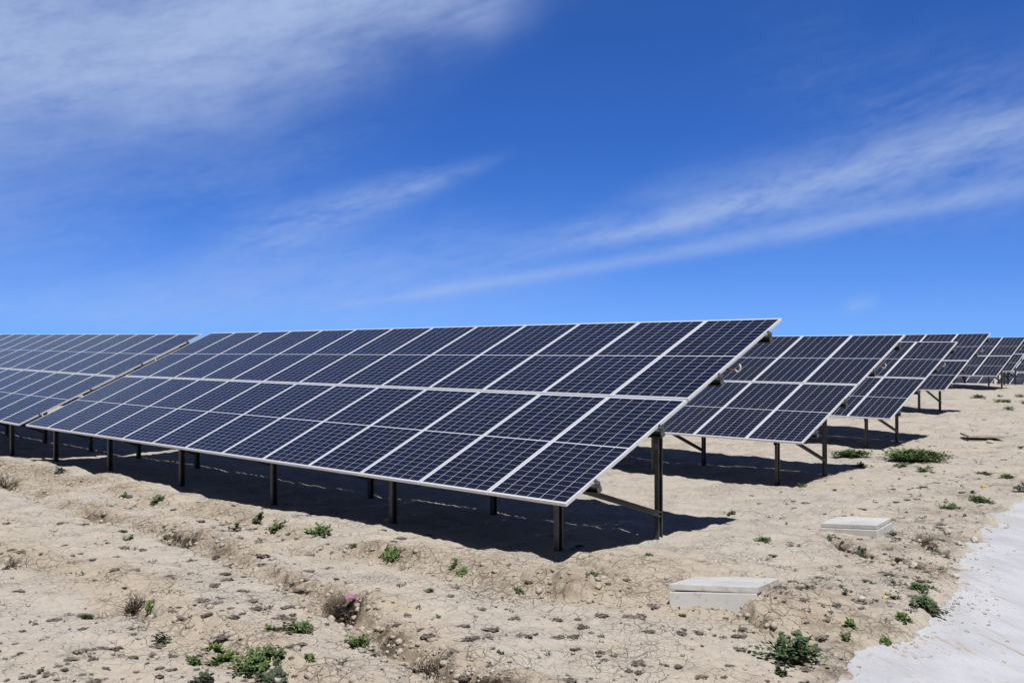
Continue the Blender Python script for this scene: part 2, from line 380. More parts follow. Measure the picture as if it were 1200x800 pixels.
def cprof(w, f, lip, t):
    """lipped channel: web of height w along y, flanges of f along +x"""
    o = [(f, -w / 2 + lip), (f, -w / 2), (0, -w / 2), (0, w / 2), (f, w / 2), (f, w / 2 - lip)]
    i = [(f - t, w / 2 - lip), (f - t, w / 2 - t), (t, w / 2 - t), (t, -w / 2 + t), (f - t, -w / 2 + t), (f - t, -w / 2 + lip)]
    return o + i
def tube(bm, pts, r, seg=8):
    pts = [Vector(p) for p in pts]; rings = []
    for i, p in enumerate(pts):
        d = (pts[min(i + 1, len(pts) - 1)] - pts[max(i - 1, 0)]).normalized()
        s = d.orthogonal().normalized(); u = d.cross(s)
        rr = r[i] if isinstance(r, (list, tuple)) else r
        rings.append([bm.verts.new(p + (s * math.cos(2 * math.pi * k / seg) + u * math.sin(2 * math.pi * k / seg)) * rr) for k in range(seg)])
    for a, b in zip(rings[:-1], rings[1:]):
        # match the ring start to avoid twisting
        off = min(range(seg), key=lambda q: (a[0].co - b[q].co).length)
        for k in range(seg): bm.faces.new((a[k], a[(k + 1) % seg], b[(k + 1 + off) % seg], b[(k + off) % seg]))
    bm.faces.new(rings[0][::-1]); bm.faces.new(rings[-1])

# ------------------------------------------------------------------ the ground sheet
def build_ground():
    fa = np.arange(rad(-33), rad(34), .00088)
    ca = np.concatenate([np.arange(rad(34), rad(326), rad(2.5)), [rad(327) - 1e-4]])
    ang = np.concatenate([fa, ca])                      # bearing clockwise from +Y
    rr = [.35]
    while rr[-1] < 3000:
        r = rr[-1]; rr.append(r * (1.035 if r < 5.2 else 1.0030 if r < 16 else 1.0045 if r < 62 else 1.04))
    rr = np.array(rr); na, nr = len(ang), len(rr)
    A, R = np.meshgrid(ang, rr); X = (R * np.sin(A)).ravel(); Y = (R * np.cos(A)).ravel()
    Z = np.empty(X.shape); Bk = np.empty(X.shape); Fm = np.empty(X.shape); ch = 200000
    for i in range(0, len(X), ch): Z[i:i + ch], Bk[i:i + ch], Fm[i:i + ch] = terrain(X[i:i + ch], Y[i:i + ch])
    I = np.arange(nr * na).reshape(nr, na); J = np.roll(I, -1, axis=1)
    Fq = np.stack([I[:-1], I[1:], J[1:], J[:-1]], -1).reshape(-1, 4)
    V = np.stack([X, Y, Z], 1)
    V = np.concatenate([V, [[0, 0, gz(0, 0)]]]); Bk = np.append(Bk, .2); Fm = np.append(Fm, 0)
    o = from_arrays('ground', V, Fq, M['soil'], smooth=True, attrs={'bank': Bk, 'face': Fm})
    me = o.data
    tag(o, kind='structure')
build_ground()

def build_concrete():
    P = np.array([p[:2] for p in EDGE]); seg = np.hypot(*np.diff(P, axis=0).T); cs = np.concatenate([[0], np.cumsum(seg)])
    s = np.concatenate([np.arange(0, 24, .06), np.arange(24, cs[-1], .6)])
    ex = np.interp(s, cs, P[:, 0]); ey = np.interp(s, cs, P[:, 1])
    k = np.ones(9) / 9
    t = np.concatenate([np.arange(-.36, 2.6, .06), np.arange(2.6, 9, .4)])
    nrm = np.array([.836, -.549])
    X = ex[:, None] + nrm[0] * t[None]; Y = ey[:, None] + nrm[1] * t[None]
    e = np.broadcast_to(t, X.shape)
    Z = concrete_z(X, Y, e * .9) - .5 * np.maximum(-e - .12, 0) + .006 * fbm(X * 1.1, Y * 1.1, 3) + .0025 * fbm(X * 9, Y * 9, 3)
    ns, nt_ = X.shape; I = np.arange(ns * nt_).reshape(ns, nt_)
    Fq = np.stack([I[:-1, :-1], I[:-1, 1:], I[1:, 1:], I[1:, :-1]], -1).reshape(-1, 4)
    o = from_arrays('concrete_path', np.stack([X.ravel(), Y.ravel(), Z.ravel()], 1), Fq, M['concrete'], smooth=True, attrs={'edge': e.ravel()})
    tag(o, kind='structure')
build_concrete()

# ------------------------------------------------------------------ solar tables
TILT = .43902; NC = 13; PX = MOD_W + GAPX; CLR = .72
cT, sT = math.cos(TILT), math.sin(TILT)
def panel_meshes():
    bm = bmesh.new(); box(bm, (0, 0, -.004), (MOD_W - .014, MOD_L - .014, .006))
    lam = bpy.data.meshes.new('solar_panel'); bm.to_mesh(lam); bm.free(); lam.materials.append(M['cells'])
    bm = bmesh.new(); w, h = .014, .035
    for sx in (-1, 1): box(bm, (sx * (MOD_W / 2 - w / 2), 0, -h / 2 + .0015), (w, MOD_L, h), bev=.0012)
    for sy in (-1, 1): box(bm, (0, sy * (MOD_L / 2 - w / 2), -h / 2 + .0015), (MOD_W - 2 * w - .0005, w, h), bev=.0012)
    fr = bpy.data.meshes.new('frame'); bm.to_mesh(fr); bm.free(); fr.materials.append(M['alu'])
    return lam, fr
LAM, FRM = panel_meshes()
PURL = (.10, .36, .64, .905); FRAMES = (.53, 3.38, 6.22, 9.1, 11.98, 14.65); LT = 2 * MOD_L + GAPY
KF, KR = .105, .53
def on_slope(x, k, off=0):
    """local point at x along the row, fraction k up the slope, off below the module face"""
    return Vector((x, k * LT * cT + off * sT, CLR + k * LT * sT - off * cT))
def make_table(P0, yaw, slope, label, ncol=NC, frames=None, loop=True, detail=True):
    """P0 lower right corner of the module field; local +X runs right along the row, +Y up the slope"""
    rz = yaw - math.pi / 2
    root = empty('solar_table', (P0[0], P0[1], P0[2] - CLR)); root.rotation_euler = (0, slope, rz)
    tag(root, label, 'solar table', 'rows of solar tables on the bare ground')
    MW = Matrix.Translation(root.location) @ root.rotation_euler.to_matrix().to_4x4()
    for c in range(ncol):
        for r in range(2):
            p = bpy.data.objects.new('solar_panel', LAM); link(p, root)
            y = (r + .5) * MOD_L + r * GAPY
            p.location = (-(c + .5) * PX, y * cT, CLR + y * sT); p.rotation_euler = (TILT, 0, 0)
            jit = random.Random(c * 7 + r + int(P0[1] * 10))
            p.rotation_euler = (TILT + jit.uniform(-.0012, .0012), jit.uniform(-.0012, .0012), 0)
            f = bpy.data.objects.new('frame', FRM); link(f, p)
    L = ncol * PX
    for i, k in enumerate(PURL):
        bm = bmesh.new()
        sweep(bm, cprof(.09, .05, .016, .003), on_slope(-L - .07, k, .036 + .046), on_slope(.045, k, .036 + .046), (0, -sT, cT))
        bm_obj('purlin', bm, M['galv'], root)
        bm = bmesh.new(); R3 = Matrix.Rotation(TILT, 4, 'X')
        box(bm, on_slope(.047, k, .036 + .046), (.006, .07, .10), R3, .002); box(bm, on_slope(.050, k, .02), (.04, .05, .012), R3, .002)
        box(bm, on_slope(.030, k, .010), (.012, .04, .05), R3, .002)
        tube(bm, [on_slope(.062, k, .035), on_slope(.062, k, -.008)], .006, 6)
        bm_obj('end_clamp', bm, M['zinc'], root)
    for fx in (frames or FRAMES):
        x = -fx
        if fx > L: continue
        bm = bmesh.new(); sweep(bm, cprof(.11, .05, .018, .0035), on_slope(x, .055, .19), on_slope(x, .95, .19), (0, -sT, cT)); bm_obj('rafter', bm, M['galv'], root)
        for k, dx in ((KF, -.055), (KR, -.055)):
            top = on_slope(x + dx, k, .135); w = MW @ top; zg = gz(w.x, w.y)
            foot = MW.inverted() @ Vector((w.x, w.y, zg - .25))
            bm = bmesh.new(); sweep(bm, cprof(.088, .058, .02, .004), foot, top + Vector((0, 0, .06 if k == KR else .03)), (0, -1, 0))
            bm_obj('post', bm, M['galv'], root)
            if k == KR: rear = MW.inverted() @ Vector((w.x, w.y, zg + .30))
            else: fr_top = top
        a = on_slope(x + .022, KF + .015, .17); b = Vector((x + .022, rear.y - .055, rear.z))
        bm = bmesh.new(); sweep(bm, cprof(.062, .038, .012, .003), a, b, (0, .3, 1)); bm_obj('brace', bm, M['galv'], root)
    if loop:
        bm = bmesh.new(); pts = []
        for q in range(15):
            th = rad(-150 + q * 15); pts.append(on_slope(.115, .70, .05) + Vector((.038 * math.cos(th), .0, .05 * math.sin(th) + .01)))
        tube(bm, pts, [.006] * 2 + [.011] * 11 + [.006] * 2, 8); lp = bm_obj('cable_loop', bm, M['cable'], root, True)
        bm = bmesh.new(); tube(bm, [on_slope(-.05, .70, .06), on_slope(.03, .705, .085), on_slope(.075, .70, .10), pts[0]], .012, 6); bm_obj('cable', bm, M['brown'], root, True)
    return root
A0 = .780311; U0 = np.array([-math.sin(A0), math.cos(A0), 0]); N0 = np.array([math.cos(A0), math.sin(A0), 0])
MAIN = np.array([.539, 10.0167, -1.5232])
TL = NC * PX + .42
def shift(P, d, dz=0): return np.array(P) + U0 * d + np.array([0, 0, dz])
make_table(MAIN, A0, 0, 'nearest and largest solar table, in the centre foreground, two full rows of panels')
make_table((-10.36, 21.07, -1.54), rad(44.78), rad(.69), 'solar table cut off by the left edge, end to end with the large foreground table', frames=(1.8, 4.7, 7.55, 10.4, 13.3))
T2 = (5.09, 17.62, -1.61); T3 = (9.40, 24.96, -1.69); T4 = (14.32, 33.2, -1.30); T5 = (23.66, 49.02, -1.22); T6 = (28.1, 56.51, -1.14)
make_table(T2, rad(44.53), rad(.09), 'second solar table from the front, its right end just behind the foreground table', frames=(.76, 3.6, 6.45, 9.3, 12.1, 14.6))
make_table(shift(T2, TL, .02), rad(44.6), 0, 'solar table behind the foreground table, glimpsed only through the gap underneath', loop=False)
make_table(shift(T2, 2 * TL, .06), rad(44.6), 0, 'solar table far left, a dark strip seen through the gap between two front tables', loop=False)
make_table(T3, rad(44.57), rad(.5), 'third solar table from the front, lower than the fourth, green bush before it', frames=(.85, 3.7, 6.6, 9.4, 12.2, 14.6))
make_table(shift(T3, TL, .1), rad(44.6), 0, 'solar table far back on the left, glimpsed low between the posts under the second table', loop=False)
make_table(T4, rad(44.95), rad(-.32), 'fourth solar table from the front, its upper corner highest', frames=(1.05, 3.9, 6.8, 9.6, 12.4))
make_table(T5, rad(44.71), 0, 'fifth solar table from the front, small in the distance near the right edge')
make_table(T6, rad(44.69), 0, 'sixth solar table from the front, partly cut by the right edge behind the fifth')
make_table(MAIN + U0 * 14.2 + N0 * 61 + np.array([0, 0, .20]), A0, 0, 'far solar table at the right edge, next beyond the sixth one', loop=False)
make_table(MAIN + U0 * 11.5 + N0 * 86 + np.array([0, 0, -1.40]), A0, 0, 'farthest solar table at the right edge, low down beneath the nearer panels', loop=False)
make_table(MAIN + U0 * 26.9 + N0 * 86 + np.array([0, 0, -1.40]), A0, 0, 'farthest low solar table beneath the fifth table, left of the one at the edge', loop=False)

# ------------------------------------------------------------------ concrete cover boxes
def cover_box(P, yaw, rx, ry, a, b, hb, label, lid_in=0., gap=.012, lean=0., mt='cover', lid_mt=None):
    ex = Vector((math.cos(yaw), math.sin(yaw), rx)).normalized(); ey = Vector((-math.sin(yaw), math.cos(yaw), ry)); ez = ex.cross(ey).normalized(); ey = ez.cross(ex)
    R = Matrix((ex, ey, ez)).transposed().to_4x4()
    root = empty('inspection_chamber', P); root.rotation_euler = R.to_euler(); tag(root, label, 'inspection chamber', 'concrete inspection chambers sunk in the soil')
    rs = random.Random(int(P[0] * 100))
    def slab(name, cx, cy, cz, sx, sy, sz, mat, rot=None):
        bm = bmesh.new(); box(bm, (0, 0, 0), (sx, sy, sz), bev=.009); bmesh.ops.subdivide_edges(bm, edges=[e for e in bm.edges if e.calc_length() > .2], cuts=9, use_grid_fill=True)
        for v in bm.verts:
            n = fbm(np.array([v.co.x * 9 + cx]), np.array([v.co.y * 9 + v.co.z * 7]), 3)[0]; v.co += v.co.normalized() * .004 * n
        o = bm_obj(name, bm, mat, root); o.location = (cx, cy, cz)
        if rot: o.rotation_euler = rot
        return o
    slab('lid', rs.uniform(-.005, .005), .004, -.03, a - lid_in, b - lid_in, .055, M[lid_mt or mt], (lean * .3, lean, .01))
    # hollow body: four walls under the lid
    t = .09; top = -.0575 - gap; h = hb
    slab('chamber_wall', 0, -b / 2 + t / 2, top - h / 2, a - .012, t, h, M[mt]); slab('chamber_wall', 0, b / 2 - t / 2, top - h / 2, a - .012, t, h, M[mt])
    slab('chamber_wall', -a / 2 + t / 2 + .006, 0, top - h / 2, t, b - 2 * t - .002, h, M[mt]); slab('chamber_wall', a / 2 - t / 2 - .006, 0, top - h / 2, t, b - 2 * t - .002, h, M[mt])
    return root
cover_box((1.945, 9.132, -2.08), -.395, .069, -.155, .759, 1.25, .40, 'larger pale concrete inspection chamber with lid, in the right foreground near the big table', gap=.010, lean=.018)
cover_box((4.399, 12.869, -2.165), -.641, .065, .011, .736, .66, .40, 'smaller low concrete inspection chamber with lid, farther back beside the dark soil crack', lid_in=.035, gap=.004)
bx_, by_, bz_ = ground(1155, 517)
cover_box((bx_ + .1, by_ + .40, bz_ + .16), -.12, -.01, .05, .95, .7, .5, 'half-buried tan chamber far right with a dark slot under its earth-covered lid', gap=.075, lean=0, mt='tan_cover', lid_mt='soil')

# ------------------------------------------------------------------ plants
def leaf_cloud(w, h, n, size, seed, flat=.5, dense=1.):
    """many folded leaves on short arching stalks, spread through a low mound w wide and h tall"""
    r = np.random.default_rng(seed); V = []; Fc = []; T = []; st = []
    nst = max(5, int(n / 9)); lobes = r.uniform(.55, 1.1, 7); ph = r.uniform(0, 6.28)
    for s in range(nst):
        az = r.uniform(0, 2 * np.pi); lob = np.interp((az + ph) % (2 * np.pi), np.linspace(0, 2 * np.pi, 8), np.append(lobes, lobes[0]))
        reach = w / 2 * lob * math.sqrt(r.uniform(.02, 1)); top = h * r.uniform(.4, 1.) * (1 - .65 * (reach / (w / 2 * 1.1)) ** 2)
        p0 = np.array([r.normal(0, w * .10), r.normal(0, w * .10), 0]); d = np.array([math.cos(az), math.sin(az), 0])
        pts = [p0 + d * reach * t + np.array([0, 0, top * math.sin(min(1, t * 1.15) * 1.75) * .98]) for t in np.linspace(0, 1, 5)]
        st.append(pts)
        for j in range(max(3, n // nst)):
            t = r.uniform(.15, 1.03); k = min(3, int(t * 4)); f = t * 4 - k
            c = pts[k] * (1 - f) + pts[k + 1] * f + r.normal(0, size * .35, 3) * np.array([1, 1, .5]); c[2] = max(c[2], .004)
            la = az + r.normal(0, 1.0); tilt = r.normal(.35, .35) - flat * .3
            u = np.array([math.cos(la) * math.cos(tilt), math.sin(la) * math.cos(tilt), math.sin(tilt)]); sd = np.cross(u, [0, 0, 1]); sd /= np.linalg.norm(sd) + 1e-9
            up = np.cross(sd, u); L = size * r.uniform(.55, 1.25); Wd = L * r.uniform(.26, .42); b0 = len(V); fold = r.uniform(.05, .3)
            V += [c, c + u * L * .35 + sd * Wd + up * Wd * fold, c + u * L * .75 + sd * Wd * .8 + up * Wd * fold, c + u * L - up * L * .12, c + u * L * .75 - sd * Wd * .8 + up * Wd * fold, c + u * L * .35 - sd * Wd + up * Wd * fold, c + u * L * .4, c + u * L * .72 - up * L * .03]
            Fc += [(b0, b0 + 6, b0 + 1), (b0 + 1, b0 + 6, b0 + 7, b0 + 2), (b0 + 2, b0 + 7, b0 + 3), (b0, b0 + 5, b0 + 6), (b0 + 5, b0 + 4, b0 + 7, b0 + 6), (b0 + 4, b0 + 3, b0 + 7)]
            T += [r.uniform(0, 1)] * 8
    return np.array(V), Fc, T, st
def weed(px, py, wpx, hpx, label, mat='green', size=None, name='weed', dens=1., cat='weed', group='green weeds scattered on the dry ground', flat=.5):
    x, y, z = ground(px, py); sc = y / F_PX; w = wpx * sc; h = max(hpx * sc * .68, .03)
    size = size or min(max(.030, w * .11), .085)
    n = int(np.clip(75 * dens * (w / size / 5) ** 1.5, 50, 3200)); sd = int(px * 7 + py * 13)
    V, Fc, T, st = leaf_cloud(w, h, n, size, sd, flat)
    # let the mound follow the soil
    zz = terrain(V[:, 0] + x, V[:, 1] + y, False)[0] - z; zz = np.clip(zz, -.04, .05)
    rr = np.hypot(V[:, 0], V[:, 1]); V[:, 2] += zz * np.minimum(1, rr / (w * .2 + 1e-6))
    if wpx >= 22:
        root = empty(name, (x, y, z)); tag(root, label, cat, group)
        from_arrays('foliage', V, Fc, M[mat], root, attrs={'tint': T})
        bm = bmesh.new()
        for p in st[:40]:
            q = [Vector(a) + Vector((0, 0, -.01)) for a in p]; tube(bm, q, [.004, .0035, .003, .0025, .002] if w < .8 else [.008, .007, .006, .005, .003], 5)
        bm_obj('stem', bm, M['stem'], root)
    else:
        o = from_arrays(name, V, Fc, M[mat], attrs={'tint': T}); o.location = (x, y, z); tag(o, label, cat, group)

weed(1071, 541, 76, 20, 'largest green bush, spread low beside the third table on the right', 'green', .075, 'bush', 4.5, 'bush')
weed(997, 536, 48, 12, 'wide flat green weed left of the largest bush, under the second table end', 'green', .07, dens=3.5)
weed(1009, 547, 22, 4, 'thin green weed strip by the tip of the second table shadow', 'green', .05)
weed(1057, 546, 18, 5, 'small weed just in front of the largest bush, nearer to it', 'green', .05)
weed(1082, 553, 26, 7, 'small spreading weed in front of the largest bush, right of centre', 'green', .05)
weed(1146, 466, 24, 5, 'distant low green weed right of the fourth table shadow', 'green', .09)
weed(1171, 465, 8, 3, 'tiny distant weed just below the fifth table', 'green', .06)
weed(1176, 471, 22, 5, 'distant flat weed, middle one of the far right weeds', 'green', .09)
weed(1183, 480, 16, 5, 'lowest of the distant weeds below the fifth and sixth tables', 'green', .07)
weed(1194, 465, 14, 5, 'distant weed against the right edge below the sixth table', 'green', .07)
weed(1198, 473, 10, 6, 'round distant weed cut by the right edge of the view', 'deep', .07)
weed(1153, 556, 22, 6, 'grey-green weed upper one on the stony ground by the concrete', 'grey', .05)
weed(1180, 560, 22, 5, 'flat weed near the right edge above the white concrete', 'green', .05)
weed(1197, 526, 10, 6, 'dark weed at the right edge beyond the half-buried chamber', 'deep', .05)
weed(1195, 576, 20, 16, 'tall dark weed at the top end of the white concrete', 'deep', .05)
weed(1150, 588, 36, 8, 'long flat weed on the stony ground at the head of the concrete', 'green', .045, dens=1.4)
weed(1113, 595, 24, 6, 'low weed on stony ground left of the long flat one', 'green', .04)
weed(1140, 578, 9, 4, 'tiny weed between stones above the long flat weed', 'grey', .03)
weed(978, 575, 8, 4, 'tiny weed behind the smaller chamber on open soil', 'green', .03)
weed(941, 570, 14, 4, 'small weed at the front corner of the second table shadow', 'green', .04)
weed(972, 634, 16, 8, 'small dark weed at the left corner of the smaller chamber', 'deep', .03)
weed(988, 607, 12, 3, 'thin weed hugging the back of the smaller chamber lid', 'deep', .03)
weed(1047, 627, 13, 4, 'thin pale weed at the right corner of the smaller chamber', 'grey', .03)
weed(1007, 651, 24, 4, 'flat weed lying along the dark soil crack', 'grey', .03)
weed(855, 603, 18, 4, 'small weed near the tip of the foreground table shadow', 'green', .035)
weed(896, 634, 22, 5, 'flat green weed alone on smooth soil behind the larger chamber', 'green', .035)
weed(761, 652, 9, 5, 'tiny weed right of the nearest table, by the shadow border', 'green', .03)
weed(932, 775, 82, 40, 'biggest leafy dark green weed, bottom right near the concrete tip', 'deep', .048, 'leafy_weed', 1.9, flat=.2)
weed(918, 790, 18, 8, 'small weed sprout just in front of the biggest leafy weed', 'deep', .035)
weed(1088, 713, 42, 13, 'bushy weed growing at the border of the white concrete', 'deep', .036, 'leafy_weed', 1.8, flat=.3)
weed(1081, 690, 30, 9, 'weed just above the bushy one at the concrete border', 'green', .034, dens=1.3)
weed(1057, 727, 23, 7, 'grass-like weed left of the bushy weed by the concrete', 'lime', .04, flat=.2)
weed(997, 733, 18, 6, 'grassy weed on soil between larger chamber and concrete', 'lime', .04, flat=.2)
weed(992, 749, 14, 4, 'thin weed right of the biggest leafy weed', 'green', .03)
weed(1041, 755, 16, 3, 'thin yellow-green weed where soil meets concrete', 'lime', .03)
weed(994, 697, 13, 8, 'pale upright weed right of the larger chamber', 'grey', .03)
weed(1046, 702, 14, 5, 'dark weed beside the yellowish stone', 'deep', .03)
weed(297, 784, 56, 22, 'widest bright green weed patch at the bottom left', 'green', .034, 'leafy_weed', 2.2)
weed(263, 774, 28, 12, 'dense grassy weed joined to the left of the widest patch', 'lime', .04, dens=1.8, flat=.1)
weed(254, 762, 22, 11, 'green weed upper left of the bottom patch', 'lime', .036, dens=1.4, flat=.1)
weed(228, 777, 25, 8, 'dull green weed leftmost in the bottom patch', 'green', .034, dens=1.4)
weed(243, 799, 28, 10, 'grassy weed cut by the bottom edge, left one', 'grey', .05, dens=1.4, flat=.1)
weed(318, 799, 26, 8, 'dull weed cut by the bottom edge below the widest patch', 'grey', .05, dens=1.2, flat=.1)
weed(328, 773, 15, 14, 'upright sprig with round leaves right of the widest patch', 'deep', .034, flat=0)
weed(361, 772, 10, 6, 'tiny lone sprig on the cracked bank at the bottom', 'green', .028)
weed(348, 738, 46, 14, 'spreading weed with dry arms on the left foreground', 'green', .032, 'leafy_weed', 1.3)
weed(314, 739, 8, 4, 'tiny bright weed left of the spreading one', 'lime', .028)
weed(102, 725, 14, 5, 'bright green weed alone on the pale flat left ground', 'lime', .030)
weed(190, 752, 22, 12, 'grey-green weed with dark stalks below the pit', 'grey', .034, dens=1.2)
weed(177, 713, 13, 5, 'small bright weed beside the dark pit', 'lime', .030)
weed(151, 632, 13, 5, 'small green weed on the flat ground below the gully', 'green', .032)
weed(302, 610, 18, 12, 'upright weed at the shaded edge, left of a pair', 'grey', .05, flat=.1)
weed(324, 620, 28, 12, 'spreading weed at the shaded edge, right of a pair', 'green', .05)
weed(273, 622, 14, 15, 'dark tall weed in front of the fourth post', 'deep', .05, flat=.1)
weed(373, 626, 34, 12, 'bright weed in front of the table shadow, between the middle posts', 'green', .05, dens=1.3)
weed(185, 588, 16, 6, 'low dark weed on the bank near the third post from left', 'deep', .05, dens=2.5)
weed(70, 553, 18, 6, 'grey-green weed at the far left shadow border', 'grey', .06)
weed(148, 583, 10, 4, 'tiny weed on the bank far left', 'grey', .05)
weed(458, 655, 34, 13, 'weed with yellowish tips on the bank edge, centre', 'green', .036, dens=.9, flat=.1)
weed(533, 664, 10, 11, 'thin upright weed on the bank edge', 'green', .034, flat=0)
weed(543, 671, 13, 4, 'flat weed below the thin upright one', 'green', .032)
weed(420, 756, 44, 12, 'creeping weed with rounded leaves beside the deep gully', 'green', .032, 'leafy_weed', 1.2)
weed(502, 694, 11, 4, 'tiny weed on the flat soil in the centre foreground', 'green', .026)
weed(608, 694, 11, 3, 'tiny dark weed on flat soil below the front post', 'deep', .026)
weed(697, 674, 11, 5, 'tiny weed on the soil crack right of the front post', 'deep', .026)
weed(415, 641, 7, 6, 'tiny upright weed on the bank between posts', 'green', .03, flat=0)
weed(665, 541, 10, 6, 'tiny weed on sunlit soil seen behind the rear post', 'green', .05)

def twig_cloud(w, h, n, seed, spread=1.):
    r = np.random.default_rng(seed); bm = bmesh.new()
    for i in range(n):
        az = r.uniform(0, 6.283); el = r.uniform(.15, 1.4); L = h * r.uniform(.5, 1.15)
        p = np.array([r.normal(0, w * .2), r.normal(0, w * .2), 0]); d = np.array([math.cos(az) * math.cos(el) * spread, math.sin(az) * math.cos(el) * spread, math.sin(el)])
        pts = []
        for t in np.linspace(0, 1, 4): pts.append(p + d * L * t + r.normal(0, L * .06, 3)); pts[-1][2] = max(pts[-1][2], -.01)
        tube(bm, pts, [.0035, .003, .002, .001], 4)
    return bm
def dry_shrub(px, py, wpx, hpx, label, n=70):
    x, y, z = ground(px, py); sc = y / F_PX; w = wpx * sc; h = hpx * sc * 1.1
    root = empty('dry_shrub', (x, y, z)); tag(root, label, 'dry shrub', 'dry shrubs on the bare ground')
    bm_obj('twig', twig_cloud(w, h, n, int(px + py)), M['twig'], root)
    V, Fc, T, st = leaf_cloud(w * 1.0, h * .55, 90, .022, int(px)); from_arrays('dry_leaves', V, Fc, M['dry'], root, attrs={'tint': T})
    return x, y, z
dry_shrub(158, 717, 20, 18, 'dry twiggy shrub standing in the dark pit on the left', 80)
dx_, dy_, dz_ = dry_shrub(402, 720, 40, 20, 'dark dry shrub in the gully with a pink scrap on top', 130)
dry_shrub(13, 664, 30, 16, 'faded dry shrub at the left edge on the pale slope', 26)
dry_shrub(5, 572, 18, 20, 'dry shrub in the gully hole at the far left', 60)
dry_shrub(505, 790, 50, 22, 'dry twiggy shrub at the bottom of the deep gully', 60)
dry_shrub(208, 631, 26, 10, 'dry shrub along the gully, below the third post', 26)
def pink_scrap():
    x, y, z = dx_ + .07, dy_ - .03, dz_ + .15
    V = []; Fc = []; nu, nv = 9, 6
    for i in range(nu):
        for j in range(nv):
            a = i / (nu - 1) - .5; b = j / (nv - 1) - .5
            V.append((a * .10, b * .055 * (1 - a * a * 2.2), .028 * math.cos(a * 4) * (1 - 2 * b * b) + .006 * math.sin(a * 17 + b * 9)))
    for i in range(nu - 1):
        for j in range(nv - 1): q = i * nv + j; Fc.append((q, q + nv, q + nv + 1, q + 1))
    o = from_arrays('pink_scrap', V, Fc, M['pink'], smooth=True); md = o.modifiers.new('thick', 'SOLIDIFY'); md.thickness = .004
    o.location = (x, y, z); o.rotation_euler = (.55, .1, .5); tag(o, 'small curled pink scrap lying on the dark dry shrub in the gully', 'scrap')
pink_scrap()

# ------------------------------------------------------------------ stones
def stone_mesh(bm, c, s, seed, sub=2, noise_a=.28):
    r = random.Random(seed); g = bmesh.ops.create_icosphere(bm, subdivisions=sub, radius=1); ph = [r.uniform(0, 9) for _ in range(3)]; sx, sy, sz = r.uniform(.8, 1.25), r.uniform(.75, 1.1), r.uniform(.5, .75); rz = r.uniform(0, 6)
    for v in g['verts']:
        p = v.co.copy(); n = perlin(np.array([p.x * 1.3 + ph[0] + p.z]), np.array([p.y * 1.3 + ph[1] - p.z * .7]))[0]
        p *= 1 + noise_a * n * 1.6; p = Vector((p.x * sx, p.y * sy, p.z * sz)); p.rotate(Quaternion((0, 0, 1), rz)); v.co = Vector(c) + p * s
def stone(px, py, wpx, label, mt='stone'):
    x, y, z = ground(px, py); s = wpx * y / F_PX / 2; bm = bmesh.new(); stone_mesh(bm, (0, 0, 0), s, int(px * 3 + py)); o = bm_obj('stone', bm, M[mt], None, False); o.location = (x, y, z + s * .3)
    tag(o, label, 'stone', 'loose stones on the stony ground')
stone(1070, 663, 11, 'pale stone sitting in the dark soil crack')
stone(1119, 676, 10, 'white stone on the concrete border below the crack')
stone(1110, 625, 9, 'pale stone at the upper left of the stony ground')
stone(1142, 634, 12, 'flat pale stone close to the middle of the concrete border')
stone(1124, 638, 8, 'small pale stone beside the flat one near the concrete')
stone(1153, 571, 7, 'ochre yellow stone among dry litter far up the border', 'ochre')
stone(1037, 701, 8, 'yellowish stone beside a dark weed near the concrete', 'ochre')
stone(1010, 702, 10, 'pale stone on soil right of the larger chamber')
stone(1185, 560, 7, 'small white stone near the right edge above the concrete')
stone(1160, 519, 9, 'pale stone at the right end of the half-buried chamber')
stone(1076, 676, 7, 'small pale stone just below the dark crack')

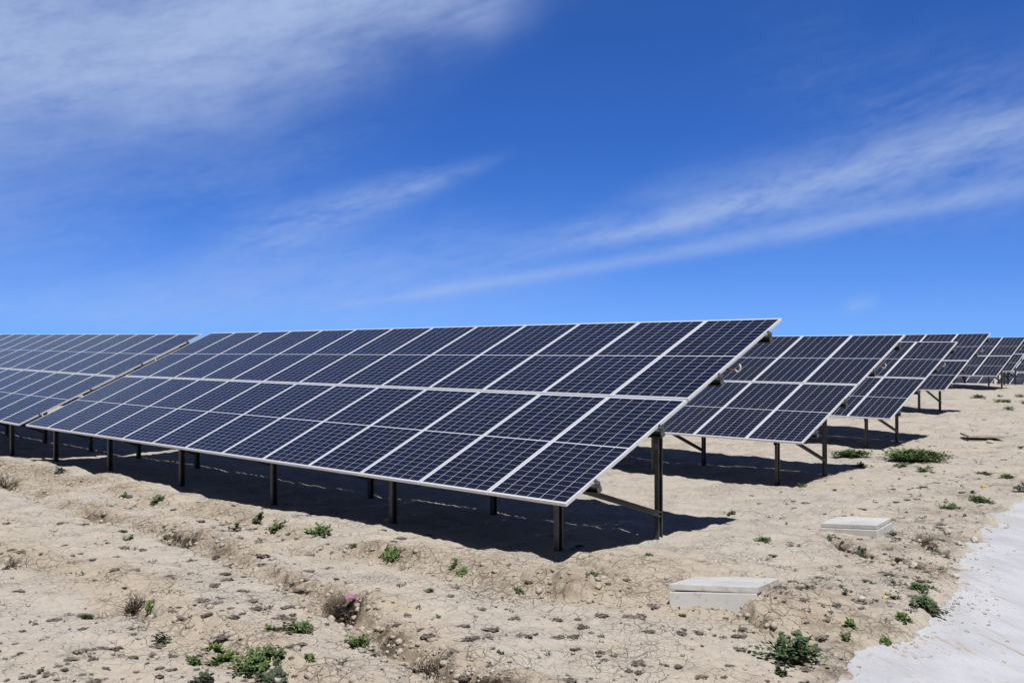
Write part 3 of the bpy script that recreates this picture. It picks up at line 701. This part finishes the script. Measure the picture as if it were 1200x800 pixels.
# ------------------------------------------------------------------ uncountable ground litter
def scatter(n, area):
    """random ground points; area gives (px0, px1, py0, py1, weight)"""
    W = np.array([a[4] for a in area], float); W /= W.sum(); r = np.random.default_rng(21); out = []
    ch = r.choice(len(area), n, p=W)
    A = np.array(area)[ch]; px = A[:, 0] + r.uniform(0, 1, n) * (A[:, 1] - A[:, 0]); py = A[:, 2] + r.uniform(0, 1, n) * (A[:, 3] - A[:, 2])
    D = CF + CR * ((px - 600) / F_PX)[:, None] + CU * ((400 - py) / F_PX)[:, None]; t = 2.3 / -D[:, 2]
    for _ in range(25): t += .7 * (base(D[:, 0] * t, D[:, 1] * t) / D[:, 2] - t)
    P = D[:, :2] * t[:, None]; return P, terrain(P[:, 0], P[:, 1], False)[0]
def litter():
    P, Z = scatter(760, [(-60, 360, 590, 810, 6), (300, 760, 690, 830, 2.6), (760, 1000, 690, 810, 1.3), (1040, 1160, 560, 720, 1.8), (880, 1050, 560, 720, 1.3), (200, 700, 620, 690, .8), (1040, 1200, 475, 560, .9)])
    r = np.random.default_rng(4); V = []; Fc = []; T = []
    keep = edge_d(P[:, 0], P[:, 1]) < -.05
    for (x, y), z, k in zip(P, Z, keep):
        if not k: continue
        n = r.integers(40, 90); sz = .012 + .045 * r.uniform(0, 1) ** 1.7 * (1 + .03 * y); base_t = r.uniform(0, .7)
        el = r.uniform(.5, 1.5); ea = r.uniform(0, 3.14)
        for i in range(n):
            a = r.uniform(0, 6.28); rad_ = sz * math.sqrt(r.uniform(0, 1)); ca, sa = math.cos(a) * rad_ * el, math.sin(a) * rad_
            c = np.array([x + ca * math.cos(ea) - sa * math.sin(ea), y + ca * math.sin(ea) + sa * math.cos(ea), z + r.uniform(.002, .010)])
            la = a + r.normal(0, .9); L = sz * r.uniform(.35, .9); w = L * r.uniform(.3, .7); u = np.array([math.cos(la), math.sin(la), r.normal(.05, .16)]); s = np.array([-u[1], u[0], r.normal(0, .16)]); b0 = len(V)
            V += [c - u * L * .5, c + s * w * .5, c + u * L * .5, c - s * w * .5]; Fc.append((b0, b0 + 1, b0 + 2, b0 + 3)); T += [np.clip(base_t + r.normal(0, .2), 0, 1)] * 4
    tag(from_arrays('dry_litter', V, Fc, M['dry'], attrs={'tint': T}), 'dry brown plant litter in small flat patches all over the soil', 'litter', kind='stuff')
litter()
def scarp_crumbs():
    """broken lumps along the eroded ledges and rills"""
    r = np.random.default_rng(77); bmx = bmesh.new(); bmesh.ops.create_icosphere(bmx, subdivisions=1, radius=1); bv0 = np.array([v.co[:] for v in bmx.verts]); bf = np.array([[v.index for v in f.verts] for f in bmx.faces]); bmx.free()
    pts = []
    for poly, n, off, sd_ in ((GULLY, 3600, .05, .17), (BANK, 1900, -.12, .15), (FOLD, 420, -.05, .14), (RILLS[0], 420, 0, .08), (RILLS[1], 200, 0, .08), (RILLS[3], 120, 0, .08)):
        P = np.array([p[:2] for p in poly]); wt = np.array([p[2] for p in poly]); seg = np.hypot(*np.diff(P, axis=0).T); pr = seg * (wt[1:] + wt[:-1]); k = r.choice(len(seg), n, p=pr / pr.sum()); t = r.uniform(0, 1, n)
        q = P[k] + (P[k + 1] - P[k]) * t[:, None]; nr_ = np.stack([-(P[k + 1] - P[k])[:, 1], (P[k + 1] - P[k])[:, 0]], 1) / seg[k][:, None]
        pts.append(q + nr_ * r.normal(off, sd_, n)[:, None])
    P = np.concatenate(pts); Z = terrain(P[:, 0], P[:, 1], False)[0]; V = []; Fc = []
    for (x, y), z in zip(P, Z):
        s_ = min(.005 * math.exp(r.exponential(.62)), .034)
        bv = bv0 * (1 + r.normal(0, .25, (len(bv0), 1))) * np.array([1.15, 1, .75]) * s_; a = r.uniform(0, 6.28); R = np.array([[math.cos(a), -math.sin(a), 0], [math.sin(a), math.cos(a), 0], [0, 0, 1]])
        Fc.append(bf + len(V) * len(bv0)); V.append(bv @ R.T + np.array([x, y, z + s_ * .1]))
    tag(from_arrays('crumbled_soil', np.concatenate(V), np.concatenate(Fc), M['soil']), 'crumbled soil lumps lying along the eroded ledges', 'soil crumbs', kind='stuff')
scarp_crumbs()
def sprouts():
    """tiny ground-hugging seedlings, too many and too small to count"""
    P, Z = scatter(330, [(1040, 1170, 545, 720, 4), (880, 1060, 560, 740, 2.2), (1040, 1200, 470, 545, 2), (0, 420, 600, 800, .8), (420, 760, 660, 780, .5)])
    r = np.random.default_rng(31); V = []; Fc = []; T = []
    for (x, y), z, e in zip(P, Z, edge_d(P[:, 0], P[:, 1])):
        if e > -.08: continue
        v, f, t, _ = leaf_cloud(r.uniform(.05, .16), r.uniform(.015, .04), int(r.integers(14, 34)), r.uniform(.014, .024), int(r.integers(1, 1e6)))
        Fc += [tuple(q + len(V) for q in ff) for ff in f]; V += (v + np.array([x, y, z])).tolist(); T += t
    tag(from_arrays('tiny_sprouts', V, Fc, M['grey'], attrs={'tint': T}), 'tiny grey-green seedlings dotted over the bare soil', 'seedlings', kind='stuff')
sprouts()
def clods():
    P, Z = scatter(9000, [(-60, 700, 590, 830, 4), (700, 1010, 640, 810, 2), (1040, 1190, 560, 760, 7), (850, 1060, 560, 660, 1.3), (0, 500, 545, 640, 1.2)])
    r = np.random.default_rng(14); bmx = bmesh.new(); bmesh.ops.create_icosphere(bmx, subdivisions=1, radius=1); base_v = np.array([v.co[:] for v in bmx.verts]); bf = np.array([[v.index for v in f.verts] for f in bmx.faces]); bmx.free()
    e = edge_d(P[:, 0], P[:, 1]); V = []; Fc = []
    for (x, y), z, q in zip(P, Z, e):
        if q > .25 and r.uniform() > math.exp(-(q - .25) * 5.5): continue
        if q > -.05: z = float(concrete_z(np.array([x]), np.array([y]), np.array([q]))[0])
        s = min(.0035 * math.exp(r.exponential(.5)), .020)
        bv = base_v * (1 + r.normal(0, .22, (len(base_v), 1))) * np.array([1.1, 1, .7]) * s; a = r.uniform(0, 6.28); R = np.array([[math.cos(a), -math.sin(a), 0], [math.sin(a), math.cos(a), 0], [0, 0, 1]])
        Fc.append(bf + len(V) * len(base_v)); V.append(bv @ R.T + np.array([x, y, z + s * .25]))
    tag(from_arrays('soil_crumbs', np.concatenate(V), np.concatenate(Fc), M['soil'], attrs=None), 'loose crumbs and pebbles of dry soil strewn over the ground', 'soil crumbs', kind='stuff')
clods()

# ------------------------------------------------------------------ light and sky
SUN = Vector((.115, -.44, 1)).normalized()
sd = bpy.data.lights.new('sun', 'SUN'); so = bpy.data.objects.new('sun', sd); link(so)
sd.energy = 4.5; sd.angle = rad(.5); sd.color = (1, .98, .95)
so.rotation_euler = SUN.to_track_quat('Z', 'Y').to_euler(); so.location = (0, -10, 30)

w = bpy.data.worlds.new('World'); S.world = w; w.use_nodes = True; nt = w.node_tree; nt.nodes.clear()
w.cycles.sampling_method = 'MANUAL'; w.cycles.sample_map_resolution = 256
out = nt.nodes.new('ShaderNodeOutputWorld'); bg = nt.nodes.new('ShaderNodeBackground'); nt.links.new(bg.outputs[0], out.inputs[0])
sky = nt.nodes.new('ShaderNodeTexSky'); sky.sky_type = 'NISHITA'; sky.sun_disc = False
sky.sun_elevation = math.asin(SUN.z); sky.sun_rotation = math.atan2(SUN.x, SUN.y)
sky.altitude = 1200; sky.air_density = 1.0; sky.dust_density = 0.0; sky.ozone_density = 3.0
tc = nt.nodes.new('ShaderNodeTexCoord'); gx, gy, gzz = sep(nt, tc.outputs['Generated'])
# dry clear air: the pale band at the horizon is thin, so the sky is looked up a little higher than the sight line
lift = gzz.m('ABSOLUTE') * 1.3 + .062
nt.links.new(comb(nt, gx, gy, lift), sky.inputs['Vector'])
tint = nt.nodes.new('ShaderNodeMix'); tint.data_type = 'RGBA'; tint.blend_type = 'MULTIPLY'; tint.inputs[0].default_value = 1; nt.links.new(sky.outputs[0], tint.inputs[6]); nt.links.new(mixc(nt, gy.sm(.32, .82), (.29, .29, .31), (.37, .82, 1.66)), tint.inputs[7])  # unseen sky behind and overhead dimmed and greyed to keep shadow fill neutral
az = gx.m('ARCTAN2', gy) * (180 / math.pi); el = gzz.m('ARCSINE') * (180 / math.pi)      # bearing and height above the horizon, in degrees
def azel(px, py):
    d = ray(px, py); d = d / np.linalg.norm(d); return math.degrees(math.atan2(d[0], d[1])), math.degrees(math.asin(d[2]))
# one field of drawn-out ice fibres, running up to the right, shared by all the cirrus bands
fa, fb = math.cos(math.atan(.25)), math.sin(math.atan(.25))
along = az * fa + el * fb; across = el * fa - az * fb
F3 = noise(nt, comb(nt, along * .95, across * 2.6, 7.), 1., 4, .6, .4)
W1 = noise(nt, comb(nt, along * .10, across * .16), 1., 2) - .5
F1 = noise(nt, comb(nt, along * .12, across * .46), 1., 6, .60, .8)
F2 = noise(nt, comb(nt, along * .30, across * .95, 3.), 1., 5, .62, .3)
FIB = F1 * .46 + F2 * .32 + F3 * .22
def streak(p0, p1, w0, w1, soft=.2, lo=.38, hi=.72, wob=.9):
    """a cirrus band from p0 to p1 (photo pixels turned into sky bearings), half-widths in degrees"""
    a0, e0 = azel(*p0); a1, e1 = azel(*p1); L = math.hypot(a1 - a0, e1 - e0); c, s_ = (a1 - a0) / L, (e1 - e0) / L
    da = az - a0; de = el - e0
    t = (da * c + de * s_) / L; d = de * c - da * s_ + W1 * ((w0 + w1) * wob)
    wd = (t * (w1 - w0) + w0).m('MAXIMUM', .02); q = d / wd
    return (q * q * -1.).m('EXPONENT') * (t.sm(-soft, soft) * t.sm(1 + soft, 1 - soft)) * FIB.sm(lo, hi)
bands = [streak((430, 354), (1260, 205), .30, .62, .12, .02, .60, .25) * .36,
         streak((650, 292), (1260, 128), .34, 1.25, .2, .22, .64, .35) * .44,
         streak((640, 280), (1280, 150), .8, 4.0, .3, .22, .74, .4) * .46,
         streak((285, 284), (550, 196), 1.5, .5, .28, .28, .62, .5) * .42,
         streak((-260, 120), (560, -40), 6.4, 2.8, .35, -.08, .74) * .74,
         streak((-160, 40), (640, -50), 4.0, 2.0, .2, .18, .68) * .52,
         streak((-60, 372), (620, 305), 1.7, 3.2, .3, .12, .74) * .36,
         streak((990, 362), (1025, 352), .4, .4, .4, .12, .66, .3) * .24,
         streak((900, 60), (1230, 140), 2.6, 2.0, .3, .36, .80) * .14,
         streak((-100, 290), (420, 170), 2.6, 1.6, .3, .25, .85) * .20,
         el.sm(8, -1) * .24,
         F1.sm(.52, .8) * gy.sm(.5, .0) * .35]
mask = 1.
for q in bands: mask = (1. - q) * mask
mask = 1. - mask
c = mixc(nt, mask * el.sm(-1, 2), tint.outputs[2], (5.2, 6.6, 9.6))
nt.links.new(c, bg.inputs['Color']); bg.inputs['Strength'].default_value = .085

S.view_settings.view_transform = 'Standard'; S.view_settings.look = 'None'; S.view_settings.gamma = 1; S.view_settings.use_curve_mapping = False
S.view_settings.exposure = 0.0

S.cycles.max_bounces = 6; S.cycles.diffuse_bounces = 3; S.cycles.glossy_bounces = 3; S.cycles.transmission_bounces = 2
